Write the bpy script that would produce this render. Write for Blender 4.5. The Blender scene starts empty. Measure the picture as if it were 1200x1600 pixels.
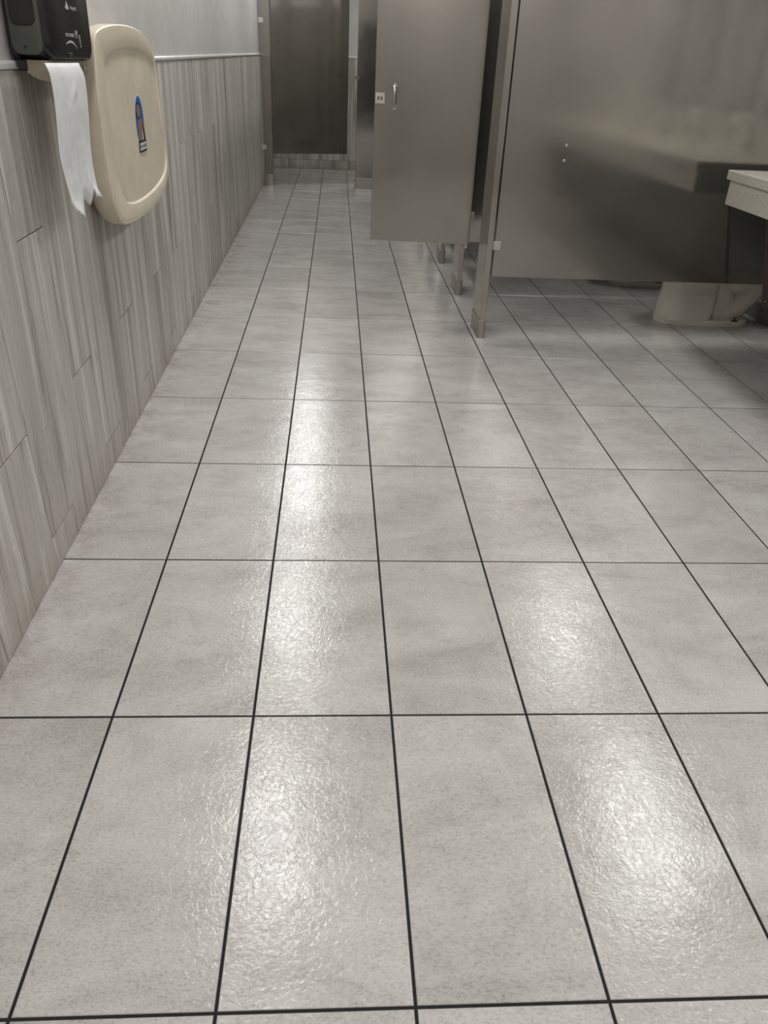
import bpy, bmesh, math, random
from mathutils import Vector, Matrix
random.seed(7)
S = bpy.context.scene
col = S.collection

# ------------------------------------------------------------------ camera
def make_camera():
    p, y, r = -0.5133, 0.0748, 0.0473
    f = Vector((math.sin(y)*math.cos(p), math.cos(y)*math.cos(p), math.sin(p)))
    rt = Vector((math.cos(y), -math.sin(y), 0)); u = rt.cross(f)
    r2 = rt*math.cos(r) + u*math.sin(r); u2 = -rt*math.sin(r) + u*math.cos(r)
    cd = bpy.data.cameras.new('camera'); c = bpy.data.objects.new('camera', cd); col.objects.link(c)
    M = Matrix((r2, u2, -f)).transposed().to_4x4(); M.translation = Vector((-0.1363, -0.6825, 1.2610))
    c.matrix_world = M
    cd.sensor_fit = 'VERTICAL'; cd.sensor_height = 36; cd.sensor_width = 27
    cd.lens = 36*1238.79/1600; cd.clip_start = 0.02; cd.clip_end = 60
    S.camera = c
make_camera()

# ------------------------------------------------------------------ world and exposure
w = bpy.data.worlds.new('world'); S.world = w; w.use_nodes = True
w.node_tree.nodes['Background'].inputs[0].default_value = (0.9, 0.95, 1, 1)
w.node_tree.nodes['Background'].inputs[1].default_value = 0.25
S.view_settings.view_transform = 'Standard'; S.view_settings.look = 'None'
S.view_settings.gamma = 1; S.view_settings.use_curve_mapping = False
S.view_settings.exposure = 0.0
LAMP_POWER = 16.8      # radiance of each ceiling light's diffuser
CEIL = 2.62
S.cycles.max_bounces = 8; S.cycles.diffuse_bounces = 5; S.cycles.glossy_bounces = 5
S.cycles.sample_clamp_indirect = 6; S.cycles.caustics_reflective = False; S.cycles.caustics_refractive = False
try:
    S.cycles.use_denoising = True
except Exception:
    pass

# ------------------------------------------------------------------ helpers
def rgb(r, g, b):
    def l(c):
        c /= 255.0
        return c/12.92 if c <= 0.04045 else ((c+0.055)/1.055)**2.4
    return (l(r), l(g), l(b), 1)

class Nt:
    def __init__(s, name):
        s.m = bpy.data.materials.new(name); s.m.use_nodes = True
        s.t = s.m.node_tree; s.b = s.t.nodes['Principled BSDF']
    def n(s, kind, ins=None, **kw):
        nd = s.t.nodes.new(kind)
        for k, v in kw.items(): setattr(nd, k, v)
        for k, v in (ins or {}).items():
            if hasattr(v, 'is_output') or isinstance(v, bpy.types.NodeSocket): s.t.links.new(v, nd.inputs[k])
            else: nd.inputs[k].default_value = v
        return nd
    def l(s, a, b): s.t.links.new(a, b)
    def set(s, **kw):
        for k, v in kw.items():
            i = s.b.inputs[k.replace('_', ' ')]
            if isinstance(v, bpy.types.NodeSocket): s.l(v, i)
            else: i.default_value = v
    def math(s, op, a, b=0.0, c=None):
        ins = {0: a, 1: b}
        if c is not None: ins[2] = c
        return s.n('ShaderNodeMath', ins, operation=op).outputs[0]
    def ramp(s, fac, stops, interp='LINEAR'):
        nd = s.n('ShaderNodeValToRGB', {'Fac': fac}); nd.color_ramp.interpolation = interp
        e = nd.color_ramp.elements
        while len(e) < len(stops): e.new(0.5)
        for k, (p, c) in enumerate(stops):
            e[k].position = p; e[k].color = c if not isinstance(c, (int, float)) else (c, c, c, 1)
        return nd.outputs['Color']
    def mix(s, fac, a, b, mode='MIX'):
        nd = s.n('ShaderNodeMix', data_type='RGBA', blend_type=mode)
        for k, v in ((0, fac), (6, a), (7, b)):
            if isinstance(v, bpy.types.NodeSocket): s.l(v, nd.inputs[k])
            else: nd.inputs[k].default_value = v
        return nd.outputs[2]
    def pos(s, scale=(1, 1, 1), per_object=37.0):
        g = s.n('ShaderNodeNewGeometry'); o = s.n('ShaderNodeObjectInfo')
        v = s.n('ShaderNodeVectorMath', {0: g.outputs['Position'], 1: scale}, operation='MULTIPLY').outputs[0]
        k = s.math('MULTIPLY', o.outputs['Random'], per_object)
        return s.n('ShaderNodeVectorMath', {0: v, 1: k}, operation='ADD').outputs[0]
    def noise(s, vec, scale, detail=4, rough=0.55, dist=0.0):
        return s.n('ShaderNodeTexNoise', {'Vector': vec, 'Scale': scale, 'Detail': detail, 'Roughness': rough, 'Distortion': dist}).outputs['Fac']
    def bump(s, h, strength, dist, normal=None):
        ins = {'Height': h, 'Strength': strength, 'Distance': dist}
        if normal is not None: ins['Normal'] = normal
        return s.n('ShaderNodeBump', ins).outputs[0]

def flat(name, c, rough=0.5, metal=0.0, spec=0.5, bump=None):
    k = Nt(name); v = k.pos((1, 1, 1), 5)
    n = k.noise(v, 9, 3)
    a = tuple(x*0.93 for x in c[:3])+(1,); b = tuple(min(1, x*1.07) for x in c[:3])+(1,)
    k.set(Base_Color=k.ramp(n, [(0.3, a), (0.7, b)]), Roughness=rough, Metallic=metal)
    k.b.inputs['Specular IOR Level'].default_value = spec
    if bump: k.set(Normal=k.bump(k.noise(v, bump[0], 3), bump[1], bump[2]))
    return k.m

def mesh_obj(name, verts, faces, mat, parent=None, smooth=False, kind=None):
    me = bpy.data.meshes.new(name); me.from_pydata([tuple(v) for v in verts], [], faces); me.update()
    o = bpy.data.objects.new(name, me); col.objects.link(o)
    me.materials.append(mat)
    if smooth:
        for p in me.polygons: p.use_smooth = True
    if parent: o.parent = parent
    if kind: o['kind'] = kind
    return o

def bm_obj(name, bm, mat, parent=None, smooth=False, kind=None):
    bmesh.ops.recalc_face_normals(bm, faces=bm.faces)
    me = bpy.data.meshes.new(name); bm.to_mesh(me); bm.free()
    o = bpy.data.objects.new(name, me); col.objects.link(o)
    me.materials.append(mat)
    if smooth:
        for p in me.polygons: p.use_smooth = True
        try: me.set_sharp_from_angle(angle=math.radians(35))
        except Exception: pass
    if parent: o.parent = parent
    if kind: o['kind'] = kind
    return o

def box(bm, x0, x1, y0, y1, z0, z1, bev=0.0, seg=1, mat=None):
    r = bmesh.ops.create_cube(bm, size=1)
    vs = r['verts']
    for v in vs:
        v.co = Vector((x0+(v.co.x+.5)*(x1-x0), y0+(v.co.y+.5)*(y1-y0), z0+(v.co.z+.5)*(z1-z0)))
    if bev:
        es = list({e for v in vs for e in v.link_edges})
        bmesh.ops.bevel(bm, geom=es, offset=bev, segments=seg, affect='EDGES', profile=0.5)

def boxobj(name, b, mat, parent=None, bev=0.0, seg=1, smooth=False, kind=None):
    bm = bmesh.new(); box(bm, *b, bev=bev, seg=seg)
    return bm_obj(name, bm, mat, parent, smooth, kind)

def cyl(bm, a, b, r, r2=None, n=20, caps=True):
    a = Vector(a); b = Vector(b); r2 = r if r2 is None else r2
    d = (b-a).normalized(); t = Vector((0, 0, 1)) if abs(d.z) < .9 else Vector((1, 0, 0))
    u = d.cross(t).normalized(); v = d.cross(u)
    A = [bm.verts.new(a+(u*math.cos(q)+v*math.sin(q))*r) for q in [2*math.pi*k/n for k in range(n)]]
    B = [bm.verts.new(b+(u*math.cos(q)+v*math.sin(q))*r2) for q in [2*math.pi*k/n for k in range(n)]]
    for k in range(n): bm.faces.new((A[k], A[(k+1) % n], B[(k+1) % n], B[k]))
    if caps: bm.faces.new(A[::-1]); bm.faces.new(B)

def tube(bm, pts, rads, n=16):
    pts = [Vector(p) for p in pts]
    rings = []
    up = Vector((0, 1, 0))
    for k, p in enumerate(pts):
        d = (pts[min(k+1, len(pts)-1)]-pts[max(k-1, 0)]).normalized()
        u = d.cross(up)
        if u.length < 1e-3: u = d.cross(Vector((1, 0, 0)))
        u.normalize(); v = d.cross(u).normalized()
        rr = rads[k] if isinstance(rads, (list, tuple)) else rads
        rings.append([bm.verts.new(p+(u*math.cos(q)+v*math.sin(q))*rr) for q in [2*math.pi*j/n for j in range(n)]])
    for a, b in zip(rings, rings[1:]):
        for j in range(n): bm.faces.new((a[j], a[(j+1) % n], b[(j+1) % n], b[j]))
    bm.faces.new(rings[0][::-1]); bm.faces.new(rings[-1])

def loft(bm, rings, cap0=True, cap1=True):
    R = [[bm.verts.new(p) for p in r] for r in rings]
    n = len(R[0])
    for a, b in zip(R, R[1:]):
        for j in range(n): bm.faces.new((a[j], a[(j+1) % n], b[(j+1) % n], b[j]))
    if cap0: bm.faces.new(R[0][::-1])
    if cap1: bm.faces.new(R[-1])
    return R

def empty(name, loc, label, cat, group=None):
    o = bpy.data.objects.new(name, None); col.objects.link(o); o.location = loc
    o.empty_display_size = .1
    o['label'] = label; o['category'] = cat
    if group: o['group'] = group
    return o

def adopt(root, *objs):
    # parts are modelled in world coordinates; hang them from the thing's base point
    for o in objs:
        me = o.data; me.transform(Matrix.Translation(-Vector(root.location))); o.parent = root

def structure(o): o['kind'] = 'structure'; return o

# ------------------------------------------------------------------ materials
def mat_floor_tile():
    k = Nt('glazed_stone_tile'); v = k.pos((1, 1, 1), 61)
    vs = k.pos((0.7, 1.5, 1), 61)
    cloud = k.noise(vs, 3.1, 7, .66, .5)
    c = k.ramp(cloud, [(0.30, rgb(150, 145, 142)), (0.44, rgb(178, 174, 171)), (0.56, rgb(190, 187, 184)), (0.72, rgb(203, 201, 199))])
    patch = k.noise(v, 6.5, 8, .72, .4)
    c = k.mix(k.ramp(patch, [(0.49, 0.0), (0.66, 0.5)]), c, rgb(148, 141, 136))
    grain = k.noise(k.pos((1, 1.6, 1), 61), 150, 3, .7)
    c = k.mix(0.36, c, k.ramp(grain, [(0.33, rgb(132, 128, 122)), (0.5, rgb(190, 188, 184)), (0.72, rgb(208, 206, 203))]), 'MIX')
    pits = k.noise(v, 85, 2, .5)
    pm = k.math('MULTIPLY', k.ramp(pits, [(0.72, 0.0), (0.77, .8)]), k.ramp(patch, [(0.45, 0.0), (0.6, .8)]))
    c = k.mix(pm, c, rgb(104, 96, 86))
    o = k.n('ShaderNodeObjectInfo')
    c = k.mix(1.0, c, k.ramp(o.outputs['Random'], [(0, (.90, .90, .90, 1)), (1, (.975, .975, .98, 1))]), 'MULTIPLY')
    # grime worn in along the left wall's foot
    g = k.n('ShaderNodeNewGeometry'); sx = k.n('ShaderNodeSeparateXYZ', {0: g.outputs['Position']})
    edge = k.n('ShaderNodeMapRange', {0: sx.outputs[0], 1: -0.91, 2: -0.78, 3: 0.40, 4: 0.0}).outputs[0]
    edge = k.math('MULTIPLY', edge, k.ramp(k.noise(v, 14, 5, .7), [(0.42, 0.0), (0.6, 1.0)]))
    c = k.mix(edge, c, rgb(124, 106, 92))
    k.set(Base_Color=c, Roughness=k.ramp(k.noise(v, 30, 4), [(0.35, 0.11), (0.7, 0.20)]))
    k.b.inputs['Specular IOR Level'].default_value = 0.52
    h1 = k.noise(v, 95, 3, .55, .8); h2 = k.noise(v, 9, 3)
    nb = k.bump(h2, 0.35, 0.004)
    k.set(Normal=k.bump(h1, 0.42, 0.0015, nb))
    return k.m

def mat_plank():
    k = Nt('wood_look_wall_tile')
    v = k.pos((1, 1, .045), 83); vf = k.pos((1, 1, .02), 83); vb = k.pos((1, 1, .22), 83)
    broad = k.noise(v, 15, 5, .6, .25)
    c = k.ramp(broad, [(0.30, rgb(122, 117, 110)), (0.41, rgb(148, 142, 134)), (0.44, rgb(178, 174, 167)), (0.54, rgb(188, 184, 177)), (0.575, rgb(212, 209, 205)), (0.72, rgb(220, 217, 212))])
    fine = k.noise(vf, 75, 4, .65)
    c = k.mix(.30, c, k.ramp(fine, [(0.3, rgb(112, 108, 102)), (0.5, rgb(184, 179, 170)), (0.7, rgb(214, 211, 205))]))
    streak = k.noise(vb, 24, 6, .7, .8)
    c = k.mix(k.ramp(streak, [(0.60, 0.0), (0.70, 0.5)]), c, rgb(104, 99, 95))
    saw = k.noise(k.pos((.1, .1, 1), 83), 190, 2, .5)
    sm = k.math('MULTIPLY', k.ramp(saw, [(0.55, 0.0), (0.65, 1.0)]), k.ramp(k.noise(vb, 11, 3), [(0.54, 0.0), (0.62, .22)]))
    c = k.mix(sm, c, rgb(112, 101, 92))
    g = k.n('ShaderNodeNewGeometry'); sx = k.n('ShaderNodeSeparateXYZ', {0: g.outputs['Position']})
    foot = k.n('ShaderNodeMapRange', {0: sx.outputs[2], 1: 0.0, 2: 0.12, 3: 0.4, 4: 0.0}).outputs[0]
    foot = k.math('MULTIPLY', foot, k.ramp(k.noise(k.pos((1, 1, 1), 9), 9, 4), [(0.35, 0.2), (0.65, 1.0)]))
    c = k.mix(foot, c, rgb(116, 98, 82))
    o = k.n('ShaderNodeObjectInfo')
    c = k.mix(1.0, c, k.ramp(o.outputs['Random'], [(0, (.95, .95, .95, 1)), (1, (1, 1, 1, 1))]), 'MULTIPLY')
    k.set(Base_Color=c, Roughness=0.42)
    k.set(Normal=k.bump(k.noise(vf, 60, 3), 0.25, 0.001))
    return k.m

def mat_panel(name='bronze_grey_powder_coated_steel', base=(0.365, 0.347, 0.318), rough=0.125):
    k = Nt(name); v = k.pos((1, 1, 1), 3)
    n = k.noise(v, 3, 3)
    a = tuple(x*0.96 for x in base)+(1,); b = tuple(x*1.04 for x in base)+(1,)
    k.set(Base_Color=k.ramp(n, [(0.35, a), (0.65, b)]), Metallic=0.90, Roughness=k.ramp(k.noise(v, 5, 4), [(0.35, rough-.025), (0.7, rough+.03)]))
    k.set(Normal=k.bump(k.noise(v, 1.3, 1), 0.05, 0.006))
    return k.m

M_TILE = mat_floor_tile(); M_PLANK = mat_plank(); M_PANEL = mat_panel()
M_GROUT = flat('charcoal_grout', rgb(20, 19, 19), .9, bump=(200, .3, .001))
M_WGROUT = flat('taupe_wall_grout', rgb(112, 102, 88), .85)
M_PAINT = flat('light_grey_wall_paint', rgb(186, 184, 181), .55, bump=(160, .12, .0006))
M_CEIL = flat('white_ceiling', rgb(214, 212, 208), .8, bump=(120, .3, .002))
M_TRIM = flat('white_gloss_edge_trim', rgb(205, 205, 203), .25)
def mat_brushed():
    k = Nt('brushed_stainless_steel'); v = k.pos((.02, .02, 1), 3)
    n = k.noise(v, 500, 2)
    k.set(Base_Color=k.ramp(n, [(0.3, (.36, .34, .31, 1)), (0.7, (.46, .44, .41, 1))]), Metallic=1.0, Roughness=.34,
          Normal=k.bump(n, .12, .0004))
    return k.m
M_SHOE = mat_brushed()
M_CHROME = flat('polished_chrome', (.75, .75, .74, 1), .12, 1.0)
M_STEEL = flat('satin_steel_bracket', (.62, .61, .59, 1), .33, .9)
M_BLACK = flat('black_gloss_plastic', rgb(26, 27, 28), .22)
M_BLACKD = flat('matt_black_plastic', rgb(12, 12, 12), .6)
M_SMOKE = flat('smoked_grey_plastic', rgb(66, 68, 63), .28)
M_BEIGEC = flat('smoky_beige_plastic_chute', rgb(128, 120, 104), .3)
M_CREAM = flat('cream_moulded_plastic', rgb(208, 199, 180), .42, bump=(300, .12, .0004))
M_PRINT = flat('silver_print', rgb(176, 178, 178), .5)
def mat_paper():
    k = Nt('white_paper'); v = k.pos((1, 1, 1), 3)
    k.set(Base_Color=k.ramp(k.noise(v, 25, 4), [(0.3, rgb(205, 206, 206)), (0.7, rgb(222, 222, 222))]), Roughness=.85)
    k.set(Normal=k.bump(k.noise(v, 14, 4), .5, .004))
    k.b.inputs['Subsurface Weight'].default_value = 0.0
    return k.m
M_PAPER = mat_paper()
M_CERAMIC = flat('white_vitreous_china', rgb(216, 211, 198), .12, spec=.6)
def mat_quartz():
    k = Nt('speckled_white_quartz'); v = k.pos((1, 1, 1), 1)
    n = k.n('ShaderNodeTexVoronoi', {'Vector': v, 'Scale': 260.0}, feature='F1')
    n2 = k.noise(v, 120, 4, .7)
    c = k.ramp(n2, [(0.32, rgb(150, 146, 134)), (0.42, rgb(192, 190, 180)), (0.6, rgb(205, 203, 194)), (0.7, rgb(218, 217, 210))])
    c = k.mix(k.ramp(n.outputs['Distance'], [(0.10, .5), (0.22, 0.0)]), c, rgb(150, 145, 130))
    k.set(Base_Color=c, Roughness=.22)
    return k.m
M_QUARTZ = mat_quartz()
def mat_brown():
    k = Nt('dark_brown_wood_laminate'); n = k.noise(k.pos((4, 1, 30), 3), 4, 5, .6)
    k.set(Base_Color=k.ramp(n, [(0.3, rgb(46, 36, 32)), (0.7, rgb(70, 57, 51))]), Roughness=.35)
    return k.m
M_BROWN = mat_brown()
M_BASETILE = flat('grey_base_tile', rgb(120, 116, 112), .4, bump=(60, .3, .001))
M_MIRROR = flat('silvered_mirror', (.85, .86, .86, 1), .02, 1.0)
M_BLUE = flat('blue_printed_vinyl', rgb(20, 98, 172), .4)
M_DKBLUE = flat('dark_outline_print', rgb(26, 34, 48), .4)
M_WHITEP = flat('white_printed_vinyl', rgb(205, 208, 212), .4)
M_TAN = flat('brown_grey_print', rgb(128, 104, 92), .45)
def mat_lamp():
    k = Nt('lit_lamp_diffuser')
    k.set(Base_Color=(.9, .9, .9, 1)); k.b.inputs['Emission Color'].default_value = (1.0, .99, .972, 1)
    k.b.inputs['Emission Strength'].default_value = LAMP_POWER
    return k.m
M_LAMP = mat_lamp()
M_LAMPRIM = flat('white_lamp_trim', rgb(225, 225, 222), .4)

# ------------------------------------------------------------------ setting
XR = 2.44; YB = 10.96; YF = -2.45
def WX(y): return -0.885 - 0.0085*y            # the left wall runs very slightly out of square
W = 0.3048; D = 0.6293; J = 0.0055

floor = structure(boxobj('floor', (-1.25, XR+.15, YF-.15, YB+.15, -0.12, -0.0016), M_GROUT))
_cache = {}
def tile(x0, x1, y0, y1):
    key = (round(x1-x0, 4), round(y1-y0, 4))
    if key not in _cache:
        bm = bmesh.new(); a, b = key
        top = [(c*(a/2-.0012), d*(b/2-.0012), 0) for c, d in ((-1, -1), (1, -1), (1, 1), (-1, 1))]
        bot = [(c*a/2, d*b/2, -.0011) for c, d in ((-1, -1), (1, -1), (1, 1), (-1, 1))]
        low = [(c*a/2, d*b/2, -.0016) for c, d in ((-1, -1), (1, -1), (1, 1), (-1, 1))]
        R = loft(bm, [low, bot, top], cap0=False)
        bmesh.ops.recalc_face_normals(bm, faces=bm.faces)
        me = bpy.data.meshes.new('tile'); bm.to_mesh(me); bm.free(); me.materials.append(M_TILE); _cache[key] = me
    o = bpy.data.objects.new('tile', _cache[key]); col.objects.link(o); o.parent = floor
    o.location = ((x0+x1)/2, (y0+y1)/2, 0)
    o.rotation_euler = (random.uniform(-.0007, .0007), random.uniform(-.0007, .0007), 0)
for i in range(-3, 8):
    for j in range(-4, 18):
        x0, x1 = i*W+J/2, (i+1)*W-J/2
        if i == -3: x0 = -1.02
        y0, y1 = max(j*D+J/2, YF), min((j+1)*D-J/2, YB)
        tile(x0, x1, y0, y1)

# left wall: backing + planks
def quad_wall(name, pts, z0, z1, mat):
    (xa, ya), (xb, yb) = pts
    v = [(xa, ya, z0), (xb, yb, z0), (xb, yb, z1), (xa, ya, z1)]
    d = Vector((yb-ya, -(xb-xa), 0)).normalized()*-.1
    v += [(p[0]+d.x, p[1]+d.y, p[2]) for p in v]
    return structure(mesh_obj(name, v, [(0, 1, 2, 3), (7, 6, 5, 4), (0, 4, 5, 1), (3, 2, 6, 7), (0, 3, 7, 4), (1, 5, 6, 2)], mat))
TH = .009
wl = quad_wall('wall_left', ((WX(YF)-TH+.0005, YF), (WX(YB)-TH+.0005, YB)), -.1, CEIL, M_PAINT)
def zt(y, z): return z*(1+.0085*y)             # plank courses climb a touch with the floor's fall
LEAN = .10
PG = .0015
def plank_piece(wall, y0, y1, z0, z1, ax='x', top=False):
    """one wall plank, front face chamfered; ax x: on the left wall, y: on the back wall"""
    c = .0012
    P = []
    def pt(y, z, dep):
        if ax == 'x':
            Y = y - LEAN*z; return (WX(Y)-TH+dep, Y, zt(Y, z))
        return (y, YB-dep, z*1.094)
    r0 = [(y0+PG, z0+PG), (y1-PG, z0+PG), (y1-PG, z1-PG), (y0+PG, z1-PG)]
    r1 = [(y0+PG+c, z0+PG+c), (y1-PG-c, z0+PG+c), (y1-PG-c, z1-PG-c), (y0+PG+c, z1-PG-c)]
    bm = bmesh.new()
    e = random.uniform(0, .0006)
    loft(bm, [[pt(*p, .0006) for p in r0], [pt(*p, TH-.001+e) for p in r0], [pt(*p, TH+e) for p in r1]], cap0=False)
    return bm_obj('plank', bm, M_PLANK, wall)
# grout bed behind the planks
wg = mesh_obj('grout_bed', [(WX(YF)-TH+.0055, YF, 0), (WX(YB)-TH+.0055, YB, 0), (WX(YB)-TH+.0055, YB, 1.2*(1+.0085*YB)), (WX(YF)-TH+.0055, YF, 1.2*(1+.0085*YF))], [(0, 3, 2, 1)], M_WGROUT, wl)
PP = .2016; Y0 = 1.212; ZTOP = 1.2
cuts = {2: .42, 0: .10, 1: .845}
k = math.floor((YF-Y0)/PP)
while Y0+k*PP < YB+.05:
    a, b = Y0+k*PP, Y0+(k+1)*PP
    b = min(b, YB+.11)
    zc = cuts[k % 3]
    if b-a > .02 and a > YF-.05:
        plank_piece(wl, a, b, 0, zc); plank_piece(wl, a, b, zc, ZTOP)
    k += 1
# painted upper wall sits behind the cap trim
def cap_trim(name, a, b, za, zb, n):
    bm = bmesh.new(); n = Vector(n)
    prof = [(0, 0), (.012, 0), (.0145, .004), (.0145, .012), (.010, .017), (0, .018)]
    rings = []
    for P, z in ((a, za), (b, zb)):
        rings.append([Vector((P[0], P[1], z))+n*d+Vector((0, 0, h)) for d, h in prof])
    loft(bm, rings)
    o = bm_obj(name, bm, M_TRIM); return structure(o)
cap_trim('trim_1', (WX(YF)-TH, YF), (WX(YB)-TH, YB-.015), 1.2*(1+.0085*YF)+.0005, 1.2*(1+.0085*YB)+.0005, (1, 0, 0))
wb = structure(boxobj('wall_back', (-1.2, XR+.12, YB, YB+.12, -.1, CEIL), M_PAINT))
mesh_obj('grout_bed', [(-1.0, YB-.0055, 0), (XR, YB-.0055, 0), (XR, YB-.0055, 1.313), (-1.0, YB-.0055, 1.313)], [(0, 1, 2, 3)], M_WGROUT, wb)
xx = -.9745; kk = 0
while xx < XR-.01:
    b = min(xx+PP, XR); zc = {0: .10, 1: .845, 2: .10}[kk % 3]
    if kk in (4, 7): zc = .42
    if zc != .10:
        plank_piece(wb, xx, b, 0, .10, 'y'); plank_piece(wb, xx, b, .10, zc, 'y'); plank_piece(wb, xx, b, zc, ZTOP, 'y')
    else:
        plank_piece(wb, xx, b, 0, zc, 'y'); plank_piece(wb, xx, b, zc, ZTOP, 'y')
    xx += PP; kk += 1
cap_trim('trim_2', (-.95, YB), (XR, YB), 1.3135, 1.3135, (0, -1, 0))
wr = structure(boxobj('wall_right', (XR, XR+.12, YF-.1, YB, -.1, CEIL), M_PAINT))
structure(boxobj('wall_front', (-1.2, XR+.12, YF-.12, YF, -.1, CEIL), M_PAINT))
structure(boxobj('ceiling', (-1.25, XR+.12, YF-.12, YB+.12, CEIL, CEIL+.1), M_CEIL))
br = structure(boxobj('baseboard_right', (XR-.004, XR, YF, YB-.012, 0, .10), M_WGROUT))
yy = YF
k = 0
while yy < YB-.02:
    b = min(yy+.61, YB-.014)
    bm = bmesh.new(); box(bm, XR-.012, XR-.004, yy+.0015, b-.0015, .001, .102, .0015)
    bm_obj('tile', bm, M_BASETILE, br); yy += .61

# ------------------------------------------------------------------ ceiling lights
def ceiling_light(x, y, label):
    t = empty('ceiling_light', (x, y, CEIL), label, 'ceiling light', 'long recessed ceiling lights')
    bm = bmesh.new()
    R = lambda a, b, z: [(-a, -b, z), (a, -b, z), (a, b, z), (-a, b, z)]
    loft(bm, [R(.165, .625, 0), R(.165, .625, -.010), R(.160, .620, -.014), R(.142, .602, -.014), R(.138, .598, -.006)], cap0=False, cap1=False)
    bm_obj('frame', bm, M_LAMPRIM, t)
    o = mesh_obj('diffuser', R(.1375, .5975, -.0065), [(3, 2, 1, 0)], M_LAMP, t)
for j, y in enumerate((.36, 2.42, 4.42, 6.45, 8.45, 10.15, -1.66)):  # last two rows: unseen lights added to brighten far stall and front wall
    where = ('over the near end of the floor', 'over the changing station stretch', 'over the open stall door', 'over the middle of the long aisle', 'just before the far stall front', 'added unseen inside the far stall to brighten it', 'added unseen at the entrance end to brighten the front wall')[j]
    ceiling_light(-.46 if j != 5 else 1.0, y, 'long white recessed ceiling light '+('along the left wall, ' if j != 5 else '')+where)
    where = ('above the far side of the vanity', 'above the basins nearest the partition', 'above the first toilet stall', 'above the fourth toilet stall', 'above the sixth toilet stall', 'in the far corner stall', 'added unseen above the near end of the room to brighten the front wall')[j]
    if j != 5: ceiling_light(1.70, y, 'long white recessed ceiling light on the right side, '+where)

# ------------------------------------------------------------------ stall hardware
XP0, XP1 = .635, .667        # pilaster thickness
ZB, ZTD = .322, 1.86

def bracket(name, x0, x1, y0, y1, z, parent, screw_dir=None):
    """stainless channel bracket with a bolt head"""
    bm = bmesh.new(); box(bm, x0, x1, y0, y1, z-.022, z+.022, .002)
    o = bm_obj(name, bm, M_STEEL); adopt(parent, o)
    bm = bmesh.new(); c = Vector(((x0+x1)/2, (y0+y1)/2, z)); d = Vector(screw_dir)
    ext = Vector(((x1-x0)/2, (y1-y0)/2, 0)); L = abs(d.dot(ext))
    cyl(bm, c+d*(L-.0005), c+d*(L+.004), .0065, .004, 12)
    s = bm_obj('screw', bm, M_CHROME, None, True); s.data.transform(Matrix.Translation(-Vector(parent.location))); s.parent = o
    return o

def shoe_mesh(x0, x1, y0, y1, h):
    bm = bmesh.new(); r = .010
    def outline(g, z):
        pts = []
        for cx, cy, a0 in ((x1+g-r, y1+g-r, 0), (x0-g+r, y1+g-r, 90), (x0-g+r, y0-g+r, 180), (x1+g-r, y0-g+r, 270)):
            for q in range(5):
                a = math.radians(a0+q*22.5); pts.append((cx+r*math.cos(a), cy+r*math.sin(a), z))
        return pts
    loft(bm, [outline(.004, 0), outline(.004, h-.001), outline(.003, h)])
    return bm

def pilaster(x0, x1, y0, y1, label, group, strike=None, wallbr=None, shoe_h=.098):
    t = empty('stall_pilaster', ((x0+x1)/2, (y0+y1)/2, 0), label, 'pilaster', group)
    bm = bmesh.new(); box(bm, x0, x1, y0, y1, .02, 2.08, .003, 2)
    o = bm_obj('post', bm, M_PANEL, None); adopt(t, o)
    s = bm_obj('shoe', shoe_mesh(x0, x1, y0, y1, shoe_h), M_SHOE, None, True); adopt(t, s)
    bm = bmesh.new(); box(bm, x0-.004, x1+.004, y0-.02, y1+.02, 2.08, 2.125, .004)
    h = bm_obj('head_rail', bm, M_SHOE); adopt(t, h)
    if strike:
        (cx, cy, cz), (sx, sy, sz) = strike
        bm = bmesh.new(); box(bm, cx-sx, cx+sx, cy-sy, cy+sy, cz-sz, cz+sz, .003)
        cyl(bm, (cx-.006, cy, cz), (cx+.012, cy, cz), .006, n=12)
        q = bm_obj('latch_keeper', bm, M_CHROME); adopt(t, q)
    if wallbr:
        for z in wallbr: bracket('wall_bracket', x0-.022, x0+.03, y0-.008, y0-.0005, z, t, (0, -1, 0))
    return t
PG1 = 'pilasters along the aisle side of the stalls'
ys = [3.463, 4.372, 5.281, 6.190, 7.099, 8.008]
plabels = ['nearest grey metal pilaster with steel shoe, beside the big partition',
           'grey pilaster with steel shoe, carrying the open door, second from the vanity',
           'short stretch of grey pilaster and shoe seen under the open door, third from the vanity',
           'grey aisle pilaster hidden behind the open door, fourth from the vanity',
           'grey aisle pilaster hidden behind the open door, fifth from the vanity',
           'grey aisle pilaster hidden behind the open door, sixth from the vanity']
for n, y in enumerate(ys):
    st = ((XP0+.012, y+.247, 1.088), (.010, .006, .026)) if n == 0 else None
    pilaster(XP0, XP1, y, y+.238, plabels[n], PG1, st)

# far stall front
FY = 9.13
pilaster(-.944, -.846, FY, FY+.03, 'narrow grey pilaster against the left wall at the far stall', 'far stall front pilasters', wallbr=(.40, 1.615), shoe_h=.118)
pilaster(.083, .667, FY, FY+.03, 'wide grey pilaster with steel shoe right of the far stall entrance', 'far stall front pilasters',
         strike=((.080, FY-.012, 1.125), (.022, .008, .016)), shoe_h=.118)

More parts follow.
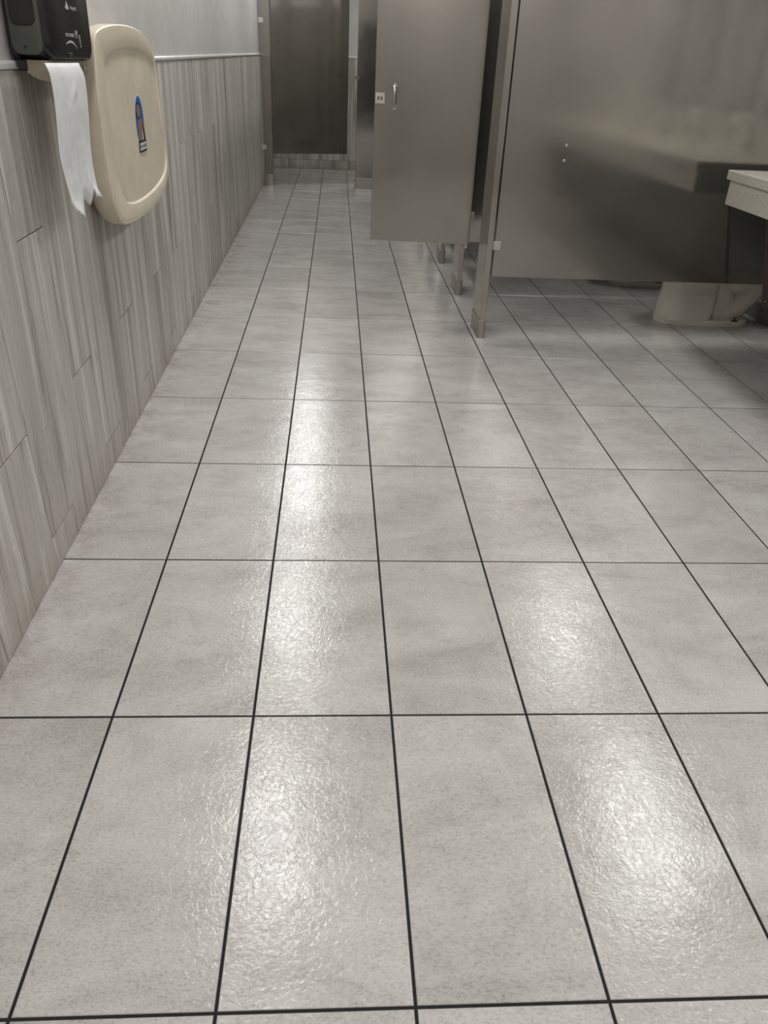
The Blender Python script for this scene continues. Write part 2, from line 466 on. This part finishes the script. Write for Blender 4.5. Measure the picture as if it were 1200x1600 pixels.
def divider(n, y0, label, x0=.677, x1=XR-.006, dots=False):
    t = empty('stall_partition', ((x0+x1)/2, y0+.0125, ZB), label, 'partition', 'metal partitions between the toilet stalls')
    bm = bmesh.new(); box(bm, x0, x1, y0, y0+.025, ZB, ZTD, .002, 2)
    o = bm_obj('panel', bm, M_PANEL, None); adopt(t, o)
    for z in (.478, 1.70): bracket('bracket', XP1+.001, x0+.034, y0-.006, y0-.0004, z, t, (0, -1, 0))
    if dots:
        for x, z in ((.979, .957), (.977, .888)):
            bm = bmesh.new(); cyl(bm, (x, y0-.0, z), (x, y0-.005, z), .008, .004, 14)
            s = bm_obj('bolt_head', bm, M_STEEL, None, True); adopt(t, s)
    return t
dl = ['large grey metal partition facing the vanity, nearest and biggest in view',
      'dark grey partition inside the open stall, seen in the gap behind the nearest pilaster',
      'grey partition hidden beyond the second toilet', 'grey partition hidden beyond the third stall',
      'grey partition hidden beyond the fourth stall', 'grey partition hidden beyond the fifth stall']
for n, y in enumerate(ys): divider(n, y+.022 if n == 0 else y+.03, dl[n], dots=(n == 0))
divider(6, FY+.002, 'grey partition closing the far stall on its right side')

def stall_door(name_label, hinge, ang, width, handle=True, zb=ZB, zt_=ZTD, mirror=False, latch=True):
    """door plane: local x runs from the hinge to the free edge; local -y is the face seen from the aisle"""
    t = empty('stall_door', (hinge[0], hinge[1], zb), name_label, 'stall door', 'toilet stall doors')
    t.rotation_euler = (0, 0, ang); s = -1 if mirror else 1
    H = zt_-zb
    bm = bmesh.new(); box(bm, 0, width, 0, .025, 0, H, .0022, 2)
    bm_obj('panel', bm, M_PANEL, t)
    for z0, z1 in ((-.022, .012), (H-.012, H+.022)):
        bm = bmesh.new(); cyl(bm, (.014, .0125, z0), (.014, .0125, z1), .008, n=14)
        bm_obj('hinge_pin', bm, M_CHROME, t, True)
    fy = 0 if not mirror else .025; d = -1 if not mirror else 1
    if latch:
        lz = 1.095-zb; lx = width-.030
        bm = bmesh.new()
        y0, y1 = sorted((fy, fy+d*.003)); box(bm, lx-.027, lx+.027, y0, y1, lz-.027, lz+.027, .001)
        lp = bm_obj('latch_plate', bm, M_STEEL, t)
        y0, y1 = sorted((fy+d*.003, fy+d*.0036))
        boxobj('slot', (lx-.014, lx+.014, y0, y1, lz-.008, lz+.008), M_BLACKD, lp)
        bm = bmesh.new(); cyl(bm, (lx-.001, fy+d*.0036, lz), (lx-.001, fy+d*.014, lz), .006, .0085, 14)
        bm_obj('knob', bm, M_CHROME, lp, True)
    if handle:
        hx = width-.113; hz = 1.105-zb; L = .054
        bm = bmesh.new()
        pts = [(hx, fy+d*.001, hz-L), (hx, fy+d*.014, hz-L), (hx, fy+d*.026, hz-L+.012), (hx, fy+d*.029, hz-L+.03),
               (hx, fy+d*.029, hz+L-.03), (hx, fy+d*.026, hz+L-.012), (hx, fy+d*.014, hz+L), (hx, fy+d*.001, hz+L)]
        # strap with an oval section
        rings = []
        for q, p in enumerate(pts):
            a = Vector(pts[min(q+1, len(pts)-1)])-Vector(pts[max(q-1, 0)]); a.normalize(); nrm = a.cross(Vector((1, 0, 0)))
            rings.append([Vector(p)+Vector((1, 0, 0))*.0085*math.cos(g)+nrm*.0045*math.sin(g) for g in [2*math.pi*e/12 for e in range(12)]])
        loft(bm, rings)
        ph = bm_obj('pull_handle', bm, M_SHOE, t, True)
        for zz in (hz-L, hz+L):
            bm = bmesh.new(); cyl(bm, (hx, fy, zz), (hx, fy+d*.010, zz), .0145, .012, 18)
            cyl(bm, (hx, fy+d*.010, zz), (hx, fy+d*.018, zz), .0045, .0035, 10)
            bm_obj('handle_foot', bm, M_CHROME, ph, True)
    return t
# the open door, swung out a little past square into the aisle; hinge at the right edge
def open_door():
    ax, ay, bx, by = .681, 4.335, .082, 4.402
    ang = math.atan2(by-ay, bx-ax)
    # local x from hinge to free edge runs towards -x, so the camera-side face is local +y
    L = math.hypot(bx-ax, by-ay)
    return stall_door('grey metal stall door standing open into the aisle, with pull handle and square latch', (ax, ay-.0), ang, L, mirror=True)
open_door()
# far stall door: hung beside the left pilaster, ajar into the stall
far = stall_door('dark grey stall door ajar at the far end of the aisle', (-.836, FY+.004), math.atan2(.285, .835), .875, handle=False, latch=False, zb=.335, zt_=1.93)
for n in range(1, 5):
    y = ys[n]+.238+.033
    t = stall_door('closed grey stall door hidden behind the open one, opening number %s down the aisle' % ('two', 'three', 'four', 'five')[n-1],
                   (XP1-.004, y, 0)[:2], math.pi/2, .609, handle=False, latch=False, mirror=True)
    t.location.x = XP1-.003
stall_door('closed grey stall door hidden behind the open one, last before the far stall', (XP1-.003, ys[5]+.271), math.pi/2, .78, handle=False, latch=False, mirror=True)

# ------------------------------------------------------------------ toilets
def egg(x0, x1, hw, z, cy, n=36, pw=2.3):
    pts = []
    cx = (x0+x1)/2; a = (x1-x0)/2
    for k in range(n):
        q = 2*math.pi*k/n; c, s = math.cos(q), math.sin(q)
        pts.append((cx+a*math.copysign(abs(c)**(2/pw), c), cy+hw*math.copysign(abs(s)**(2/pw), s), z))
    return pts
def toilet(cy, label):
    t = empty('toilet', (2.05, cy, 0), label, 'toilet', 'white floor mounted toilets')
    # pedestal foot flange
    bm = bmesh.new()
    loft(bm, [egg(1.768, 2.335, .122, 0, cy), egg(1.766, 2.337, .122, .022, cy), egg(1.775, 2.33, .115, .030, cy)])
    f = bm_obj('foot', bm, M_CERAMIC, None, True); adopt(t, f)
    # bowl with its front pedestal column
    bm = bmesh.new()
    def col_ring(x0, x1, hw, z):
        # D-shaped section: round in front, flat cut at the back
        pts = []
        n = 40
        for k in range(n):
            q = 2*math.pi*k/n; c, s = math.cos(q), math.sin(q)
            r = 2.2 if c < 0 else 7
            cx = x0+(x1-x0)*.52
            ax = (cx-x0) if c < 0 else (x1-cx)
            pts.append((cx+ax*math.copysign(abs(c)**(2/r), c), cy+hw*math.copysign(abs(s)**(2/r if c < 0 else 2/7), s), z))
        return pts
    loft(bm, [col_ring(1.77, 2.075, .118, .024), col_ring(1.776, 2.08, .112, .10), col_ring(1.787, 2.085, .108, .20),
              egg(1.775, 2.13, .118, .255, cy, 40), egg(1.72, 2.20, .15, .31, cy, 40), egg(1.66, 2.22, .175, .36, cy, 40), egg(1.64, 2.23, .18, .395, cy, 40),
              egg(1.68, 2.19, .145, .397, cy, 40), egg(1.72, 2.14, .10, .33, cy, 40)])
    b = bm_obj('bowl', bm, M_CERAMIC, None, True); adopt(t, b)
    # trapway: S shaped tube swelling out behind the pedestal
    bm = bmesh.new()
    tube(bm, [(2.0, cy, .27), (2.07, cy, .25), (2.13, cy, .20), (2.16, cy, .14), (2.13, cy, .085), (2.09, cy, .05), (2.05, cy, .03)],
         [.075, .085, .085, .075, .062, .05, .04], 20)
    tube(bm, [(2.10, cy, .045), (2.17, cy, .055), (2.235, cy, .095), (2.29, cy, .165), (2.35, cy, .235), (2.42, cy, .28)],
         [.06, .07, .078, .082, .08, .07], 20)
    tube(bm, [(2.04, cy, .22), (2.12, cy, .235), (2.2, cy, .25), (2.3, cy, .27), (2.38, cy, .30)], [.06, .078, .09, .09, .08], 20)
    tr = bm_obj('trapway', bm, M_CERAMIC, None, True); adopt(t, tr)
    # seat (open front) on the rim
    bm = bmesh.new(); n = 40
    so, si = egg(1.635, 2.22, .183, .402, cy, n), egg(1.72, 2.13, .115, .402, cy, n)
    A = [bm.verts.new(p) for p in so]; B = [bm.verts.new(p) for p in si]
    A2 = [bm.verts.new((p[0], p[1], .42)) for p in so]; B2 = [bm.verts.new((p[0], p[1], .42)) for p in si]
    for k in range(n):
        if k in (19, 20): continue
        q = (k+1) % n
        for f4 in ((A[k], A[q], B[q], B[k]), (A2[k], B2[k], B2[q], A2[q]), (A[k], A2[k], A2[q], A[q]), (B[k], B[q], B2[q], B2[k])): bm.faces.new(f4)
    for k in (19, 21): bm.faces.new((A[k], B[k], B2[k], A2[k]))
    s = bm_obj('seat', bm, M_WHITEP, None, True); adopt(t, s)
    # flush valve on the wall
    bm = bmesh.new()
    cyl(bm, (2.30, cy, .39), (2.30, cy, .62), .018); cyl(bm, (2.30, cy, .60), (2.30, cy, .70), .034)
    cyl(bm, (2.30, cy, .65), (XR-.001, cy, .65), .016); cyl(bm, (XR-.012, cy, .65), (XR-.001, cy, .65), .035)
    cyl(bm, (2.30, cy-.03, .66), (2.27, cy-.11, .65), .007)
    v = bm_obj('flush_valve', bm, M_CHROME, None, True); adopt(t, v)
    # closet bolt stubs with broken caps
    for sy in (-1, 1):
        bm = bmesh.new(); yb = cy+sy*.098
        cyl(bm, (2.215, yb, .028), (2.215, yb, .036), .011, .009, 6)
        box(bm, 2.197, 2.235, yb-.006, yb+.006, .029, .033)
        cyl(bm, (2.215, yb, .034), (2.215, yb, .050), .0045, n=8)
        q = bm_obj('closet_bolt', bm, M_BLACKD); adopt(t, q)
    return t
toilet(3.925, 'white toilet whose base shows under the big partition, nearest one')
toilet(4.835, 'second white toilet, only its foot visible under the partition behind the first')

# ------------------------------------------------------------------ vanity
vy1 = 3.30; vx0 = 1.722; zt0 = .895
t = empty('vanity_counter', ((vx0+XR)/2, 1.4, .855), 'speckled white quartz vanity counter on the right, its far corner in view', 'counter')
VB = -.9
bm = bmesh.new(); box(bm, vx0, XR-.002, VB, vy1, zt0-.042, zt0, .003, 2)
o = bm_obj('worktop', bm, M_QUARTZ, None); adopt(t, o)
bm = bmesh.new(); box(bm, vx0+.016, vx0+.036, VB+.01, vy1-.012, zt0-.152, zt0-.0425, .001)
o = bm_obj('apron', bm, M_QUARTZ); adopt(t, o)
bm = bmesh.new(); box(bm, vx0+.0365, XR-.004, vy1-.032, vy1-.012, zt0-.152, zt0-.0425, .001)
o = bm_obj('end_apron', bm, M_QUARTZ); adopt(t, o)
bm = bmesh.new(); box(bm, XR-.022, XR-.002, VB, vy1, zt0+.0003, zt0+.10, .002)
bs = bm_obj('backsplash', bm, M_QUARTZ); bs['label'] = 'speckled white quartz backsplash strip along the wall behind the faucets'; bs['category'] = 'backsplash' 
# sloping knee panel under the counter
kb = []
xa, za, xb, zb = 1.915, zt0-.044, 2.045, .267
th = .018
dx, dz = (za-zb), (xb-xa); L = math.hypot(dx, dz); nx, nz = dx/L*th, dz/L*th
verts = []
for y in (VB+.02, vy1-.034): verts += [(xa, y, za), (xb, y, zb), (xb+nx, y, zb+nz), (xa+nx, y, za)]
kp = mesh_obj('knee_panel', verts, [(0, 1, 2, 3), (7, 6, 5, 4), (0, 4, 5, 1), (1, 5, 6, 2), (2, 6, 7, 3), (3, 7, 4, 0)], M_BROWN)
kp['label'] = 'dark brown laminate knee panel sloping back under the white counter'; kp['category'] = 'panel'
bm = bmesh.new(); sx_, sz_ = xb-.003-.0, zb+.03
c0 = Vector((xb-(zb+.03-zb)*(dz/dx) , vy1-.075, zb+.03)); nn = Vector((-dx/L, 0, -dz/L))
cyl(bm, c0, c0+nn*.003, .005, .004, 12)
s = bm_obj('screw', bm, M_CHROME, kp, True)
# a leg bracket carries the panel from the wall
bm = bmesh.new(); box(bm, xb+.010, XR-.001, vy1-.12, vy1-.09, .31, .34, .002)
bm_obj('wall_arm', bm, M_STEEL, kp)

def faucet(y, label):
    x = 2.27
    t = empty('faucet', (x, y, zt0), label, 'faucet', 'chrome two handle faucets')
    bm = bmesh.new(); box(bm, x-.028, x+.028, y-.085, y+.085, zt0, zt0+.018, .008, 3)
    o = bm_obj('base', bm, M_CHROME, None, True); adopt(t, o)
    bm = bmesh.new()
    pts = [(x, y, zt0+.015), (x, y, zt0+.11)]
    for q in range(0, 9):
        a = math.radians(q*22.5*.9); pts.append((x-.065+.065*math.cos(a), y, zt0+.125+.065*math.sin(a)))
    pts.append((x-.128, y, zt0+.075))
    tube(bm, pts, .013, 14); o = bm_obj('spout', bm, M_CHROME, None, True); adopt(t, o)
    for s in (-1, 1):
        bm = bmesh.new(); cyl(bm, (x, y+s*.06, zt0+.015), (x, y+s*.06, zt0+.06), .019, .015)
        cyl(bm, (x, y+s*.06, zt0+.055), (x-.02, y+s*.125, zt0+.085), .008, .006)
        o = bm_obj('handle', bm, M_CHROME, None, True); adopt(t, o)
for y, lb in ((2.68, 'first from the partition'), (2.02, 'second from the partition'), (1.34, 'third from the partition'), (.66, 'fourth from the partition')):
    faucet(y, 'chrome two handle faucet on the white counter, '+lb)
def basin(y, label):
    t = empty('sink_basin', (2.02, y, zt0), label, 'sink', 'oval basins in the counter')
    bm = bmesh.new()
    def ell(a, b, z, n=32): return [(2.02+a*math.cos(2*math.pi*k/n), y+b*math.sin(2*math.pi*k/n), z) for k in range(n)]
    loft(bm, [ell(.175, .225, zt0+.0005), ell(.17, .22, zt0+.006), ell(.155, .205, zt0+.004), ell(.12, .16, zt0+.0015), ell(.02, .02, zt0+.001)], cap0=True)
    o = bm_obj('bowl', bm, M_CERAMIC, None, True); adopt(t, o)
    bm = bmesh.new(); cyl(bm, (2.02, y, zt0+.001), (2.02, y, zt0+.004), .022)
    o = bm_obj('drain', bm, M_CHROME); adopt(t, o)
for y, lb in ((2.68, 'nearest the partition'), (2.02, 'second from the partition'), (1.34, 'third from the partition'), (.66, 'fourth from the partition')):
    basin(y, 'white oval basin set in the counter, '+lb)
def mirror(y, label):
    t = empty('wall_mirror', (XR, y, 1.10), label, 'mirror', 'upright mirrors above the basins')
    bm = bmesh.new(); box(bm, XR-.016, XR-.001, y-.25, y+.25, 1.10, 1.95, .003)
    o = bm_obj('frame', bm, M_SHOE); adopt(t, o)
    bm = bmesh.new(); box(bm, XR-.0185, XR-.0162, y-.235, y+.235, 1.115, 1.935)
    o = bm_obj('glass', bm, M_MIRROR); adopt(t, o)
for y, lb in ((2.68, 'nearest the partition'), (2.02, 'second from the partition'), (1.34, 'third from the partition'), (.66, 'fourth from the partition')):
    mirror(y, 'upright steel framed mirror over the vanity, '+lb)

# ------------------------------------------------------------------ baby changing station
XF = -.815
OUT = [(1.947,1.295),(1.981,1.310),(2.067,1.324),(2.204,1.334),(2.376,1.337),(2.544,1.328),(2.67,1.306),(2.742,1.273),(2.768,1.238),(2.790,1.164),(2.808,1.076),(2.830,.961),(2.845,.889),(2.822,.838),(2.726,.786),(2.51,.763),(2.297,.759),(2.149,.765),(2.044,.778),(1.990,.806),(1.950,.859),(1.924,.945),(1.915,1.033),(1.911,1.133),(1.918,1.213),(1.929,1.26)]
INN = [(2.011,1.229),(2.041,1.245),(2.168,1.266),(2.344,1.275),(2.485,1.272),(2.636,1.258),(2.735,1.234),(2.765,1.154),(2.788,1.033),(2.816,.961),(2.824,.903),(2.800,.865),(2.735,.839),(2.589,.819),(2.409,.811),(2.233,.815),(2.125,.830),(2.079,.848),(2.038,.895),(2.016,.971),(2.003,1.061),(2.000,1.147),(2.002,1.200)]
def catmull(P, m=5):
    n = len(P); R = []
    for k in range(n):
        a, b, c, d = [Vector(P[(k+q-1) % n]) for q in range(4)]
        for j in range(m):
            u = j/m
            R.append(.5*((2*b)+(c-a)*u+(2*a-5*b+4*c-d)*u*u+(3*b-a-3*c+d)*u**3))
    return R
def resample(P, n):
    L = [0]
    for a, b in zip(P, P[1:]+P[:1]): L.append(L[-1]+(b-a).length)
    R = []; j = 0
    for k in range(n):
        s = L[-1]*k/n
        while L[j+1] < s: j += 1
        a, b = P[j], P[(j+1) % len(P)]; R.append(a+(b-a)*((s-L[j])/(L[j+1]-L[j])))
    return R
def inset(P, d):
    n = len(P); R = []
    for k in range(n):
        t_ = (P[(k+1) % n]-P[k-1]).normalized(); R.append(P[k]+Vector((-t_.y, t_.x))*d)
    return R
def shrink(P, f):
    c = sum(P, Vector((0, 0)))/len(P)
    return [c+(p-c)*f for p in P]
def area(P): return sum(P[k-1].x*P[k].y-P[k].x*P[k-1].y for k in range(len(P)))
def changing_station():
    t = empty('changing_station', (WX(2.38), 2.38, .76), 'cream plastic baby changing station folded flat against the left wall', 'changing station')
    N = 120
    O = resample(catmull(OUT), N)
    if area(O) < 0: O = [O[0]]+O[:0:-1]
    ring = lambda P, x: [(x(p) if callable(x) else x, p.x, p.y) for p in P]
    bm = bmesh.new()
    wall = lambda p: WX(p.x)+.002
    I1 = inset(O, .006); B1 = inset(O, .010); B2 = inset(O, .045)
    loft(bm, [ring(B2, wall), ring(inset(O, .030), lambda p: WX(p.x)+.014), ring(B1, -.875), ring(O, -.852), ring(O, XF-.0025), ring(inset(O, .0028), XF+.0006), ring(inset(O, .011), XF+.001), ring(inset(O, .03), XF-.014)], cap1=True)
    o = bm_obj('shell', bm, M_CREAM, None, True); adopt(t, o)
    P = resample(catmull(INN), N)
    if area(P) < 0: P = [P[0]]+P[:0:-1]
    # face frame ring with the recessed tray panel
    s = min(range(N), key=lambda k: (O[0]-P[k]).length)
    P = P[s:]+P[:s]
    bm = bmesh.new()
    Q = inset(O, .012)
    loft(bm, [ring(Q, XF-.006), ring(Q, XF+.0015), ring(inset(P, -.003), XF+.003), ring(P, XF+.0015), ring(inset(P, .004), XF-.005)], cap0=False, cap1=False)
    o = bm_obj('face_frame', bm, M_CREAM, None, True); adopt(t, o)
    bm = bmesh.new()
    loft(bm, [ring(inset(P, .0005), XF-.0055), ring(shrink(P, .6), XF-.0055), ring(shrink(P, .2), XF-.0055)], cap0=False)
    o = bm_obj('door_panel', bm, M_CREAM, None, True); adopt(t, o)
    # oval sticker: blue oval, abstract furry shape, white nameplate
    cy, cz = 2.432, 1.055; x = XF-.0052
    def disc(name, pts, x, mat, par=None):
        bm = bmesh.new(); A = [(x, a, b) for a, b in pts]; B = [(x+.0004, a, b) for a, b in pts]
        loft(bm, [A, B]); o = bm_obj(name, bm, mat); o.data.transform(Matrix.Translation(-Vector(t.location))); o.parent = par or t
        return o
    el = lambda a, b, oy=0, oz=0, n=36: [(cy+oy+a*math.cos(2*math.pi*k/n), cz+oz+b*math.sin(2*math.pi*k/n)) for k in range(n)]
    st = disc('sticker', el(.066, .084), x, M_WHITEP)
    disc('blue_oval', el(.061, .078), x+.0005, M_BLUE, st)
    disc('dark_shape', el(.040, .030, -.012, .030), x+.0010, M_DKBLUE, st)
    disc('tan_shape', el(.030, .023, -.012, .030), x+.0015, M_TAN, st)
    disc('tan_shape', [(cy+a, cz+b) for a, b in ((-.040, -.062), (.046, -.062), (.050, -.02), (.030, .004), (.012, .010), (-.02, .012), (-.038, -.004), (-.046, -.03))], x+.0015, M_TAN, st)
    disc('dark_shape', [(cy+a, cz+b) for a, b in ((.030, -.06), (.058, -.06), (.050, -.02), (.036, -.01))], x+.0020, M_DKBLUE, st)
    disc('white_shape', [(cy+a, cz+b) for a, b in ((.008, -.062), (.026, -.062), (.024, -.036), (.014, -.03))], x+.0024, M_WHITEP, st)
    disc('name_plate', [(cy+a, cz+b) for a, b in ((-.048, -.098), (.060, -.098), (.060, -.060), (-.048, -.060))], x+.0026, M_DKBLUE, st)
    disc('name_plate_band', [(cy+a, cz+b) for a, b in ((-.042, -.091), (.054, -.091), (.054, -.068), (-.042, -.068))], x+.0031, M_WHITEP, st)
    return t, st
def text_mesh(body, size, mat, origin, xdir, ydir, parent, name='lettering', sx=1.0):
    cu = bpy.data.curves.new('txt', 'FONT'); cu.body = body; cu.size = size; cu.extrude = .0002; cu.align_x = 'CENTER'; cu.align_y = 'CENTER'; cu.resolution_u = 3
    ob = bpy.data.objects.new('txt', cu); col.objects.link(ob)
    bpy.context.view_layer.update()
    me = bpy.data.meshes.new_from_object(ob.evaluated_get(bpy.context.evaluated_depsgraph_get()))
    bpy.data.objects.remove(ob)
    X = Vector(xdir).normalized(); Y = Vector(ydir).normalized(); Z = X.cross(Y)
    M = Matrix((X*sx, Y, Z)).transposed().to_4x4(); M.translation = Vector(origin)
    me.transform(M); o = bpy.data.objects.new(name, me); col.objects.link(o)
    me.materials.clear(); me.materials.append(mat)
    root = parent
    while root.parent: root = root.parent
    me.transform(Matrix.Translation(-Vector(root.location))); o.parent = parent
    return o
cs, sticker = changing_station()
text_mesh('KOALA KARE', .0155, M_DKBLUE, (XF-.0015, 2.438, .9755), (0, 1, 0), (0, 0, 1), sticker)

# ------------------------------------------------------------------ towel dispenser
def rounded(y0, y1, z0, z1, r, n=6):
    P = []
    for cy, cz, a0 in ((y1-r, z1-r, 0), (y0+r, z1-r, 90), (y0+r, z0+r, 180), (y1-r, z0+r, 270)):
        for q in range(n+1):
            a = math.radians(a0+90*q/n); P.append((cy+r*math.cos(a), cz+r*math.sin(a)))
    return P
def dispenser():
    y0, y1, z0, z1 = 1.492, 1.886, 1.236, 1.66; xf = -.805
    t = empty('towel_dispenser', (WX(1.69), 1.69, z0), 'black paper towel dispenser high on the left wall', 'towel dispenser')
    bm = bmesh.new()
    wall = WX(1.69)+.0005
    def rg(x, d, r): return [(x, a, b) for a, b in rounded(y0+d, y1-d, z0+d*.6, z1-d, r)]
    loft(bm, [rg(wall-.001, .012, .03), rg(wall+.012, .001, .035), rg(wall+.03, 0, .036), rg(xf-.022, 0, .036), rg(xf-.010, .003, .036), rg(xf-.003, .010, .034), rg(xf, .022, .03)])
    o = bm_obj('cover', bm, M_BLACK, None, True); adopt(t, o)
    # smoked side window on the near flank
    bm = bmesh.new()
    def rw(y, d): return [(a, y, b) for a, b in rounded(wall+.010+d, xf-.012-d, z0+.010+d, z1-.03-d, .022)]
    loft(bm, [rw(y0+.004, 0), rw(y0-.0035, .001), rw(y0-.006, .006)])
    w_ = bm_obj('side_window', bm, M_SMOKE, None, True); adopt(t, w_)
    bm = bmesh.new()
    def rw2(y, d): return [(a, y, b) for a, b in rounded(wall+.016+d, xf-.020-d, 1.305+d, z1-.04-d, .014)]
    loft(bm, [rw2(y0-.0055, 0), rw2(y0-.0085, .002)])
    w2 = bm_obj('upper_window', bm, M_BLACK, None, True); adopt(t, w2)
    bm = bmesh.new(); cyl(bm, (-.857, y0-.005, 1.262), (-.857, y0-.0078, 1.262), .0035, n=16)
    o = bm_obj('lock', bm, M_BLACKD); adopt(t, o)
    bm = bmesh.new(); box(bm, xf-.003, xf+.0012, 1.640, 1.675, 1.244, 1.254, .001)
    o = bm_obj('key_slot', bm, M_BLACKD); adopt(t, o)
    # feed chute below the cover
    bm = bmesh.new()
    prof = [(-.878, 1.226), (-.870, 1.213), (-.857, 1.203), (-.840, 1.196), (-.822, 1.193), (-.815, 1.193), (-.815, 1.2365), (-.880, 1.2365)]
    loft(bm, [[(a, 1.502, b) for a, b in prof], [(a, 1.80, b) for a, b in prof]])
    o = bm_obj('feed_chute', bm, M_BEIGEC); adopt(t, o)
    bm = bmesh.new(); box(bm, -.886, -.864, 1.497, 1.53, 1.213, 1.2365, .003)
    o = bm_obj('lower_bracket', bm, M_BLACKD); adopt(t, o)
    bm = bmesh.new()
    prof = [(-.815, 1.2365), (-.812, 1.215), (-.820, 1.200), (-.828, 1.2365)]
    loft(bm, [[(a, 1.79, b) for a, b in prof], [(a, 1.835, b) for a, b in prof]])
    o = bm_obj('tear_bar', bm, M_BEIGEC); adopt(t, o)
    X = xf+.0004
    # maker's drop emblem and wording
    bm = bmesh.new()
    pts = [(1.676, 1.365), (1.684, 1.356), (1.692, 1.351), (1.690, 1.348), (1.678, 1.3475), (1.664, 1.349), (1.662, 1.352), (1.671, 1.357)]
    loft(bm, [[(X-.0004, a, b) for a, b in pts], [(X+.0003, a, b) for a, b in pts]])
    e = bm_obj('drop_emblem', bm, M_PRINT); adopt(t, e)
    text_mesh('Impresh', .0125, M_PRINT, (X, 1.731, 1.3525), (0, 1, 0), (0, 0, 1), t, sx=1.25)
    text_mesh('ROTO-CRUISE', .0105, M_PRINT, (X, 1.672, 1.2925), (0, 1, 0), (0, 0, 1), t, sx=1.1)
    text_mesh('M', .026, M_PRINT, (X, 1.730, 1.2945), (0, 1, 0), (0, 0, 1), t, sx=1.0)
    text_mesh('SERVE', .0135, M_PRINT, (X, 1.757, 1.281), (0, .15, -1), (0, 1, .15), t, sx=.8)
    # swoosh
    bm = bmesh.new(); up = []; dn = []
    for q in range(13):
        u = q/12; y = 1.630+.095*u; z = 1.273+.010*math.sin(u*2.2)-.018*u**2.4
        wd = .0022*math.sin(math.pi*min(1, u*.9+.1))+.0004
        up.append((y, z+wd)); dn.append((y, z-wd))
    pts = up+dn[::-1]
    for q in range(12):
        c4 = [up[q], up[q+1], dn[q+1], dn[q]]
        bm.faces.new([bm.verts.new((X+.0002, a, b)) for a, b in c4])
    e = bm_obj('swoosh', bm, M_PRINT); adopt(t, e)
    return t
dispenser()

def paper():
    # hanging sheet: a grid clipped to a torn lower edge, gently creased
    L = [(1.222,1.445,1.72),(1.198,1.448,1.732),(1.152,1.449,1.728),(1.09,1.449,1.722),(1.028,1.450,1.719),(.96,1.466,1.722),(.935,1.475,1.728)]
    def edge(z):
        for a, b in zip(L, L[1:]):
            if b[0] <= z <= a[0]:
                u = (a[0]-z)/(a[0]-b[0]); return a[1]+(b[1]-a[1])*u, a[2]+(b[2]-a[2])*u
        return L[-1][1], L[-1][2]
    torn = [(0,.925),(.05,.905),(.18,.885),(.30,.874),(.33,.884),(.42,.882),(.50,.888),(.53,.905),(.50,.916),(.56,.910),(.66,.893),(.74,.887),(.76,.900),(.72,.918),(.80,.913),(.90,.908),(.94,.897),(1.0,.884)]
    bm = bmesh.new()
    nu, nv = 34, 30
    def tz(u):
        best = None
        for a, b in zip(torn, torn[1:]):
            lo, hi = min(a[0], b[0]), max(a[0], b[0])
            if lo <= u <= hi and hi > lo:
                z = a[1]+(b[1]-a[1])*(u-a[0])/(b[0]-a[0]); best = z if best is None else max(best, z)
        j = .0035*math.sin(u*97)+.002*math.sin(u*211+1)
        tears = 0
        for c_, w_, h_ in ((.44, .055, .040), (.71, .05, .034)): tears = max(tears, h_*max(0, 1-abs(u-c_)/w_))
        return (best or .9)+j*.8+tears
    G = []
    for i in range(nu+1):
        u = i/nu; row = []
        zb_ = tz(u)
        for j in range(nv+1):
            v = j/nv; z = 1.232+(zb_-1.232)*v
            e0, e1 = edge(min(1.222, z)); y = e0+(e1-e0)*u
            if v > .85: y += (v-.85)*.12*(u-.2)
            x = -.800+.007*math.sin(math.pi*u)*math.sin(1+v*2)+.003*math.sin(v*7)
            if v < .06: x -= (.06-v)*.10
            cr = abs((u-.55)+(v-.17)*1.6); x += .006*max(0, 1-cr/.06)*max(0, 1-abs(v-.17)/.10)
            if v > .9: x += .012*(v-.9)/.1*math.sin(u*9)
            row.append(bm.verts.new((x, y, z)))
        G.append(row)
    for i in range(nu):
        for j in range(nv): bm.faces.new((G[i][j], G[i+1][j], G[i+1][j+1], G[i][j+1]))
    o = bm_obj('paper_towel', bm, M_PAPER, None, True)
    so = o.modifiers.new('solid', 'SOLIDIFY'); so.thickness = .0006
    o['label'] = 'torn white paper towel hanging down from the black dispenser'; o['category'] = 'paper towel'
paper()
